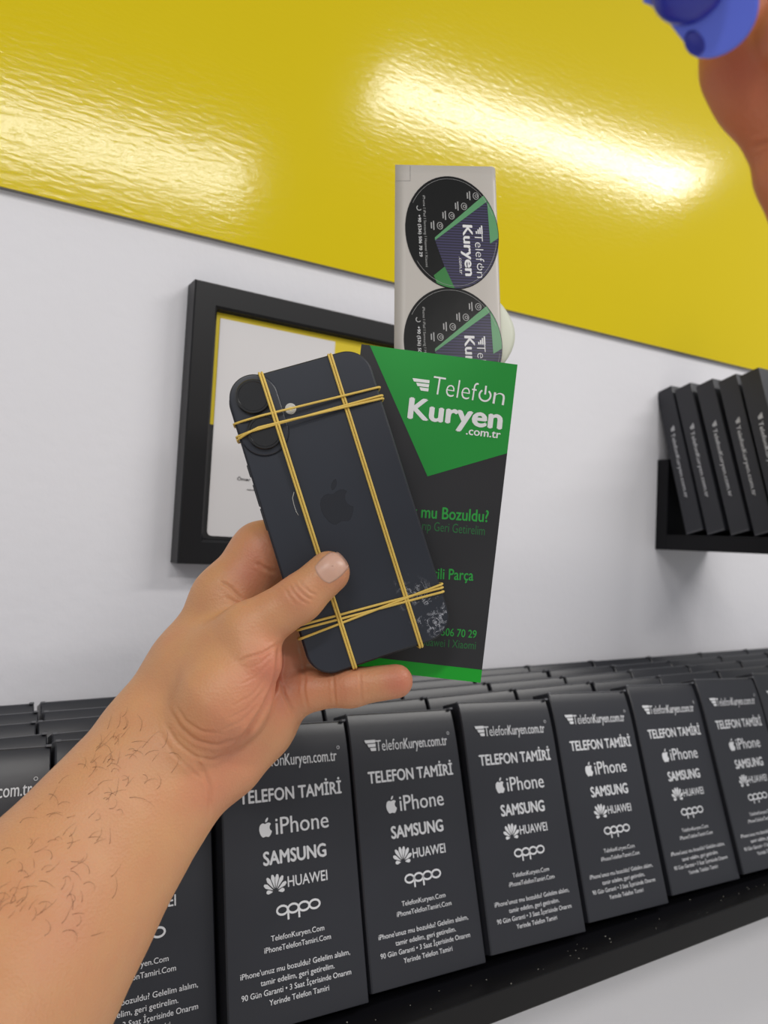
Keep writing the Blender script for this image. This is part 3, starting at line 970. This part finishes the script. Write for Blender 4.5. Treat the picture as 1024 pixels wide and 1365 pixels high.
def surface_nets(D, org, st):
    nx, ny, nz = D.shape
    ins = D < 0
    cn = [(i, j, k) for i in (0, 1) for j in (0, 1) for k in (0, 1)]
    sl = lambda A, i, j, k: A[i:nx - 1 + i, j:ny - 1 + j, k:nz - 1 + k]
    cnt = sum(sl(ins, *c).astype(np.int8) for c in cn)
    act = (cnt > 0) & (cnt < 8)
    idx = -np.ones(act.shape, np.int64); n = int(act.sum()); idx[act] = np.arange(n)
    I = np.argwhere(act)
    vals = {c: D[I[:, 0] + c[0], I[:, 1] + c[1], I[:, 2] + c[2]] for c in cn}
    acc = np.zeros((n, 3)); num = np.zeros(n)
    for a in cn:
        for ax in range(3):
            if a[ax]: continue
            b = list(a); b[ax] = 1; b = tuple(b)
            va, vb = vals[a], vals[b]; m = (va < 0) != (vb < 0)
            t = np.where(m, va / np.where(m, va - vb, 1), 0)
            pt = np.tile(np.array(a, float), (n, 1)); pt[:, ax] += t
            acc[m] += pt[m]; num[m] += 1
    V = (I + acc / num[:, None]) * st + org
    Q = []
    for ax in range(3):
        o = [x for x in range(3) if x != ax]
        s0 = [slice(1, -1)] * 3; s0[ax] = slice(0, -1); s1 = list(s0); s1[ax] = slice(1, None)
        A, B = ins[tuple(s0)], ins[tuple(s1)]
        E = np.argwhere(A != B); off = np.ones(3, int); off[ax] = 0; E = E + off
        flip = ins[E[:, 0], E[:, 1], E[:, 2]]
        q = []
        for (u, v) in ((0, 0), (1, 0), (1, 1), (0, 1)):
            c = E.copy(); c[:, o[0]] -= 1 - u; c[:, o[1]] -= 1 - v; q.append(idx[c[:, 0], c[:, 1], c[:, 2]])
        q = np.stack(q, 1)
        if ax == 1: flip = ~flip
        q[~flip] = q[~flip][:, ::-1]
        Q.append(q)
    Q = np.concatenate(Q)
    return V, Q[(Q >= 0).all(1)]


def grow(prims, st, pad=0.004):
    """prims: (point a, radius a, point b, radius b, blend, flatten), camera axes"""
    pts = np.array([p for q in prims for p in (q[0], q[2])]); rr = max(max(q[1], q[3]) for q in prims) + pad
    lo = np.array([min(min(q[0][i] - q[1], q[2][i] - q[3]) for q in prims) for i in range(3)]) - pad
    hi = np.array([max(max(q[0][i] + q[1], q[2][i] + q[3]) for q in prims) for i in range(3)]) + pad
    n = np.ceil((hi - lo) / st).astype(int) + 1
    D = np.full(n, 1.0, np.float32)
    ax = [(lo[i] + st * np.arange(n[i])).astype(np.float32) for i in range(3)]
    for (a, ra, b, rb, k, kz) in prims:
        m = k + 0.012
        l = np.minimum(np.array(a) - ra, np.array(b) - rb) - m; h = np.maximum(np.array(a) + ra, np.array(b) + rb) + m
        i0 = [max(0, int((l[i] - lo[i]) / st)) for i in range(3)]; i1 = [min(n[i], int((h[i] - lo[i]) / st) + 2) for i in range(3)]
        s = tuple(slice(i0[i], i1[i]) for i in range(3))
        G = np.stack(np.meshgrid(*[ax[i][s[i]] for i in range(3)], indexing='ij'), -1)
        D[s] = smin(D[s], cone_sdf(G, a, b, ra, rb, kz), k)
    return surface_nets(D, lo, st)


def relax(V, Q, it=3):
    n = len(V)
    e = np.concatenate([Q[:, [0, 1]], Q[:, [1, 2]], Q[:, [2, 3]], Q[:, [3, 0]]]); e = np.concatenate([e, e[:, ::-1]])
    cnt = np.bincount(e[:, 0], minlength=n)[:, None]
    for i in range(it):
        for w_ in (0.55, -0.57):
            s = np.stack([np.bincount(e[:, 0], V[e[:, 1], k], n) for k in range(3)], 1) / np.maximum(cnt, 1)
            V = V + w_ * (s - V)
    return V


def chain(pts, k=0.006, kz=1.0):
    """pts: (pixel x, pixel y, depth, pixel radius)"""
    out = []
    for a, b in zip(pts, pts[1:]):
        out.append((cpt(*a[:3]), a[3] * a[2] / F_PX, cpt(*b[:3]), b[3] * b[2] / F_PX, k, kz))
    return out


def flesh(name, prims, m, label, cat, st, creases=(), spots=(), parent_mw=None):
    V, Q = grow(prims, st)
    V = relax(V, Q, 3)
    # one round of smooth subdivision
    me = mesh_of(V, Q); t = bpy.data.objects.new('t', me); COL.objects.link(t)
    md = t.modifiers.new('s', 'SUBSURF'); md.levels = 1; md.render_levels = 1
    dg = bpy.context.evaluated_depsgraph_get(); m2 = bpy.data.meshes.new_from_object(t.evaluated_get(dg))
    bpy.data.objects.remove(t); bpy.data.meshes.remove(me)
    nv = len(m2.vertices)
    P = np.empty(nv * 3); m2.vertices.foreach_get('co', P); P = P.reshape(-1, 3)
    N = np.empty(nv * 3); m2.vertices.foreach_get('normal', N); N = N.reshape(-1, 3)
    px = np.stack([CX + F_PX * P[:, 0] / P[:, 2], CY + F_PX * P[:, 1] / P[:, 2]], 1)
    facing = -np.einsum('ij,ij->i', N, P) / np.linalg.norm(P, axis=1)
    if facing[np.argmin(P[:, 2])] < 0:
        m2.flip_normals(); N = -N; facing = -facing
    near = np.clip(facing * 3, 0, 1)
    disp = np.zeros(nv)
    for line, sig, dep in creases:
        L = np.array(line, float)
        if len(L) > 2:                            # smooth the polyline
            tt = np.linspace(0, len(L) - 1, 24); L = np.stack([np.interp(tt, range(len(L)), L[:, i]) for i in (0, 1)], 1)
            L[1:-1] = 0.25 * L[:-2] + 0.5 * L[1:-1] + 0.25 * L[2:]
        box = (px > L.min(0) - 5 * sig).all(1) & (px < L.max(0) + 5 * sig).all(1) & (near > 0)
        ii = np.where(box)[0]
        best = np.full(len(ii), 1e9); tb = np.zeros(len(ii))
        for s_, (a, b) in enumerate(zip(L, L[1:])):
            ab = b - a; h = np.clip(((px[ii] - a) @ ab) / (ab @ ab + 1e-9), 0, 1)
            d = np.linalg.norm(px[ii] - a - h[:, None] * ab, axis=1)
            up = d < best; best[up] = d[up]; tb[up] = (s_ + h[up]) / (len(L) - 1)
        fade = np.clip(np.minimum(tb, 1 - tb) * 5 + 0.15, 0, 1)
        disp[ii] -= dep * fade * near[ii] * (np.exp(-(best / sig) ** 2) - 0.35 * np.exp(-((best - 2.4 * sig) / (1.3 * sig)) ** 2))
    P = P + N * disp[:, None]
    pig = np.full(nv, 0.12)
    for (x, y, r, amt) in spots:
        pig += amt * np.exp(-((px[:, 0] - x) ** 2 + (px[:, 1] - y) ** 2) / r ** 2)
    Wp = c2w(P)
    org = Wp[np.argmin(Wp[:, 2])] * 0 + Wp.mean(0)
    m2.vertices.foreach_set('co', (Wp - org).ravel())
    at = m2.attributes.new('pigment', 'FLOAT', 'POINT'); at.data.foreach_set('value', np.clip(pig, 0, 1).astype(np.float32))
    m2.polygons.foreach_set('use_smooth', [True] * len(m2.polygons))
    m2.update()
    m2.materials.clear(); m2.materials.append(m)
    o = obj(name, m2); o.location = org
    tag(o, label, cat)
    bvh = BVHTree.FromPolygons([Vector(p) for p in Wp], [tuple(p.vertices) for p in m2.polygons])
    return o, bvh, org


def touch(px, py, r):                             # depth at which a round of pixel radius r rests on the phone's back
    d = PH.depth(px, py)
    return d / (1 + r / F_PX) - 0.0003


H = []
H += chain([(-150, 1520, 0.245, 215), (-62, 1390, 0.272, 168), (25, 1277, 0.297, 138), (95, 1178, 0.317, 117), (164, 1086, 0.333, 98), (208, 1030, 0.342, 86)], 0.014, 0.8)
H += chain([(208, 1030, 0.344, 86), (258, 905, 0.362, 58), (302, 800, 0.370, 44)], 0.014, 0.75)
H += chain([(225, 990, 0.350, 82), (300, 930, 0.366, 66), (352, 882, 0.3745, 50)], 0.012, 0.6)
H += chain([(255, 985, 0.343, 56), (300, 930, 0.3375, 61), (336, 884, 0.3375, 40)], 0.006)
H += chain([(258, 892, 0.354, 48), (330, 842, 0.3440, 38)], 0.010)
H += chain([(252, 1036, 0.346, 50), (300, 1008, 0.354, 48), (346, 962, 0.363, 44), (375, 930, 0.368, 35)], 0.010)
# index, middle, ring and little finger, then the thumb
H += chain([(302, 800, 0.371, 44), (350, 738, 0.380, 40), (425, 706, 0.412, 28), (478, 690, 0.4185, 24)], 0.007)
H += chain([(352, 862, 0.374, 38), (378, 835, 0.380, 33), (440, 795, 0.414, 25), (520, 770, 0.4200, 24)], 0.006)
H += chain([(360, 895, 0.374, 38), (388, 880, 0.378, 31), (445, 850, 0.413, 25), (515, 840, 0.4190, 23)], 0.006)
H += chain([(372, 932, 0.370, 35), (412, 921, 0.366, 25.5), (468, 916, 0.3625, 25), (528, 908, 0.3610, 22.5)], 0.004)
H += chain([(330, 842, 0.3440, 38), (399, 798, touch(399, 798, 31), 30.5), (438, 763, touch(438, 763, 29), 28.5)], 0.004)

CR = [
    # thumb joint
    ([(386, 779), (391, 789), (400, 799), (411, 806)], 1.6, 0.00045), ([(391, 775), (399, 787), (409, 796), (418, 800)], 1.6, 0.00045),
    ([(397, 772), (405, 782), (414, 790), (423, 794)], 1.6, 0.0004), ([(380, 785), (387, 797), (396, 807)], 1.8, 0.0003),
    # ball of the thumb: long fold and fine wrinkles
    ([(372, 858), (372, 885), (366, 915), (352, 945), (332, 975), (313, 997)], 3.0, 0.0019),
    ([(372, 858), (350, 871), (330, 876), (316, 884)], 1.8, 0.0006), ([(366, 866), (348, 884), (330, 892)], 1.6, 0.00035),
    ([(362, 880), (342, 902), (322, 912)], 1.6, 0.0003), ([(360, 895), (338, 925), (310, 942)], 1.6, 0.0003), ([(356, 915), (330, 945), (300, 960)], 1.6, 0.0003),
    ([(345, 938), (322, 962), (292, 975)], 1.6, 0.00035),
    # wrist
    ([(226, 945), (240, 970), (260, 987), (288, 994), (318, 984)], 2.4, 0.0009), ([(218, 962), (236, 990), (258, 1008), (284, 1014), (306, 1003)], 2.2, 0.0007),
    ([(212, 975), (230, 1004), (252, 1024), (270, 1040)], 2.0, 0.0005), ([(234, 940), (248, 962), (268, 975), (296, 978)], 2.0, 0.0005),
    ([(258, 1008), (272, 1028), (281, 1052), (280, 1086)], 2.6, 0.0009),
    # index base
    ([(292, 774), (308, 784), (326, 803)], 2.2, 0.0007), ([(340, 749), (352, 757), (368, 764)], 2.4, 0.0008), ([(300, 795), (314, 803), (330, 806)], 2.0, 0.0004),
    # little finger
    ([(407, 896), (405, 920), (410, 945)], 1.8, 0.0006), ([(444, 897), (445, 918), (447, 940)], 1.6, 0.0005), ([(480, 895), (481, 917), (483, 938)], 1.6, 0.0005),
    # palm
    ([(371, 900), (380, 928), (394, 956)], 2.2, 0.0007), ([(398, 855), (404, 880), (406, 900)], 2.0, 0.0004),
]
SP_ = [(355, 740, 45, 0.45), (330, 770, 30, 0.3), (535, 908, 26, 0.75), (460, 918, 40, 0.3), (345, 930, 50, 0.35), (300, 975, 50, 0.30), (385, 900, 45, 0.45),
       (310, 1030, 45, 0.35), (450, 765, 22, 0.4), (400, 800, 22, 0.25), (270, 1060, 30, 0.3), (355, 870, 30, 0.3), (80, 1230, 70, 0.18)]
CR = [(a, b, c * (0.6 if 6 <= i <= 11 else 0.7 if 12 <= i <= 15 else 0.85)) for i, (a, b, c) in enumerate(CR)]
hand, hb, horg = flesh('person', H, M['skin'], 'bare left forearm and hand from the lower left, thumb clamped over a dark smartphone', 'person', 0.00115, CR, SP_)
eyeV = Vector(EYE)


def hit(px, py, bvh):
    d = Vector(C2W @ ray(px, py)).normalized()
    l, n, i, ds = bvh.ray_cast(eyeV, d)
    return (l, n) if l is not None else (None, None)


# thumbnail: a curved plate lying on the thumb tip
ax = np.array([0.76, -0.65]); pr_ = np.array([0.65, 0.76]); nc_ = np.array([442.5, 755.5])
GU, GV = 15, 13
V, Fc = [], []
for j in range(GV):
    for i in range(GU):
        a = -1 + 2 * i / (GU - 1); b = -1 + 2 * j / (GV - 1)
        # square to rounded square
        sa = a * math.sqrt(1 - 0.36 * b * b); sb = b * math.sqrt(1 - 0.30 * a * a)
        q = nc_ + ax * (sa * 21.5) + pr_ * (sb * 17.5)
        l, n = hit(q[0], q[1], hb)
        if l is None: l, n = hit(nc_[0], nc_[1], hb)
        V.append(l + n * (0.00040 * (1 - b ** 4) * min(1, (a + 1.05) * 1.5) - 0.00012 + (0.0003 if a > 0.8 else 0)) - Vector(horg))
for j in range(GV - 1):
    for i in range(GU - 1): Fc.append((j * GU + i, j * GU + i + 1, (j + 1) * GU + i + 1, (j + 1) * GU + i))
nm = mesh_of(V, Fc, True)
no = obj('thumbnail', nm, M['nail'], hand); no['label'] = 'pale pink thumbnail'
so = no.modifiers.new('thickness', 'SOLIDIFY'); so.thickness = 0.0003; so.offset = 0

# hair on the forearm
paths = []
tries = 0
while len(paths) < 135 and tries < 3000:
    tries += 1
    t = rng.random(); s = rng.normal(-0.25, 0.42)
    c = np.array([25, 1240]) * (1 - t) + np.array([205, 985]) * t
    nvec = np.array([0.8, 0.6]); wid = 110 * (1 - t) + 62 * t
    if abs(s) > 0.93: continue
    q = c + nvec * s * wid
    ang = math.radians(-35 + rng.normal(0, 22)); cur = rng.normal(0, 0.30); Lp = rng.uniform(5, 11) * (1.5 if rng.random() < .2 else 1)
    P = []
    ok = True
    for k in range(6):
        l, n = hit(q[0], q[1], hb)
        if l is None: ok = False; break
        P.append(l + n * (0.00004 + 0.00035 * math.sin(math.pi * k / 6)) - Vector(horg))
        q = q + np.array([math.cos(ang), math.sin(ang)]) * Lp / 2.2; ang += cur + rng.normal(0, 0.12)
    if ok: paths.append(P)
ho = obj('arm_hair', tube(paths, lambda t: 0.000065 * (1 - 0.7 * t), False, 4), M['hair'], hand); ho['kind'] = 'stuff'

# ------------------------------------------------------------------ second hand with a blue cap, upper right
G = []
# thumb below the cap, index finger in front, the other three curled behind, palm and wrist leading off to the right
G += chain([(985, 10, 0.207, 54), (1000, 85, 0.207, 60), (1016, 118, 0.207, 59), (1043, 165, 0.208, 54)], 0.003)
G += chain([(1052, 192, 0.209, 48), (1063, 228, 0.209, 51), (1100, 325, 0.211, 54), (1240, 350, 0.216, 84)], 0.003)
G += chain([(1230, 330, 0.216, 84), (1400, 180, 0.226, 135), (1560, 260, 0.232, 125), (1850, 430, 0.240, 115)], 0.010, 0.75)
G += chain([(1400, 90, 0.214, 74), (1235, -70, 0.198, 58), (1125, -45, 0.191, 52), (1066, 42, 0.190, 54)], 0.003)
G += chain([(1420, 60, 0.226, 74), (1260, -140, 0.214, 56), (1130, -150, 0.209, 51), (1062, -75, 0.209, 47)], 0.003)
G += chain([(1440, 50, 0.240, 70), (1290, -150, 0.236, 55), (1165, -165, 0.233, 50), (1112, -90, 0.234, 46)], 0.003)
G += chain([(1450, 70, 0.254, 64), (1320, -115, 0.256, 49), (1212, -135, 0.256, 44), (1172, -68, 0.257, 40)], 0.003)
hand2, hb2, ho2 = flesh('person', G, M['skin_dark'], 'blurred hand at the upper right corner pinching a blue cap between thumb and finger', 'person', 0.0016,
                        [([(1000, 196), (1018, 190), (1040, 188), (1060, 192)], 3.0, 0.0006)], [(1030, 120, 60, 0.3), (980, 90, 40, 0.5)])

CP = Plane((1, 0, -0.36), (0, 1, 0.60), cpt(935, 0, 0.186))
cap = empty('plastic_cap', CP.matrix(), 'glossy blue plastic cap pinched between the fingers at the upper right corner', 'cap')
K_ = CP.loc
outl = [K_(929, 77)] + [K_(935 + 78 * math.cos(a), 0 + 79 * math.sin(a)) for a in np.linspace(math.radians(82), math.radians(-182), 46)] + [K_(866, 6), K_(883, 18), K_(892, 30), K_(916, 61)]
obj('rim', bm_mesh(prism([tuple(p) for p in outl][::-1], -0.004, 0.0, 0.0009, 3)), M['blue'], cap)
dc = K_(919, -24); R_ = np.linalg.norm(K_(919 + 53, -24) - dc)
v, f = lathe([(R_, -0.0005), (R_ * 0.99, 0.0016), (R_ * 0.93, 0.0035), (R_ * 0.78, 0.005), (R_ * 0.5, 0.006), (R_ * 0.2, 0.0064), (0.0001, 0.0065)])
d_ = obj('dome', mesh_of(v, f, True), M['blue_deep'], cap, (dc[0], dc[1], 0)); d_['label'] = 'dark blue dome'
dm = K_(926, 58)
v, f = lathe([(0.0026, -0.0002), (0.0026, 0.00025), (0.0022, 0.0005), (0.0018, 0.00015), (0.0001, 0.00005)], 28)
v = [(p[0] * 0.82 , p[1] * 1.25, p[2]) for p in v]
di = obj('dimple', mesh_of(v, f, True), M['blue_deep'], cap); di.matrix_local = Matrix.Translation((dm[0], dm[1], 0.0)) @ Matrix.Rotation(math.radians(32), 4, 'Z')
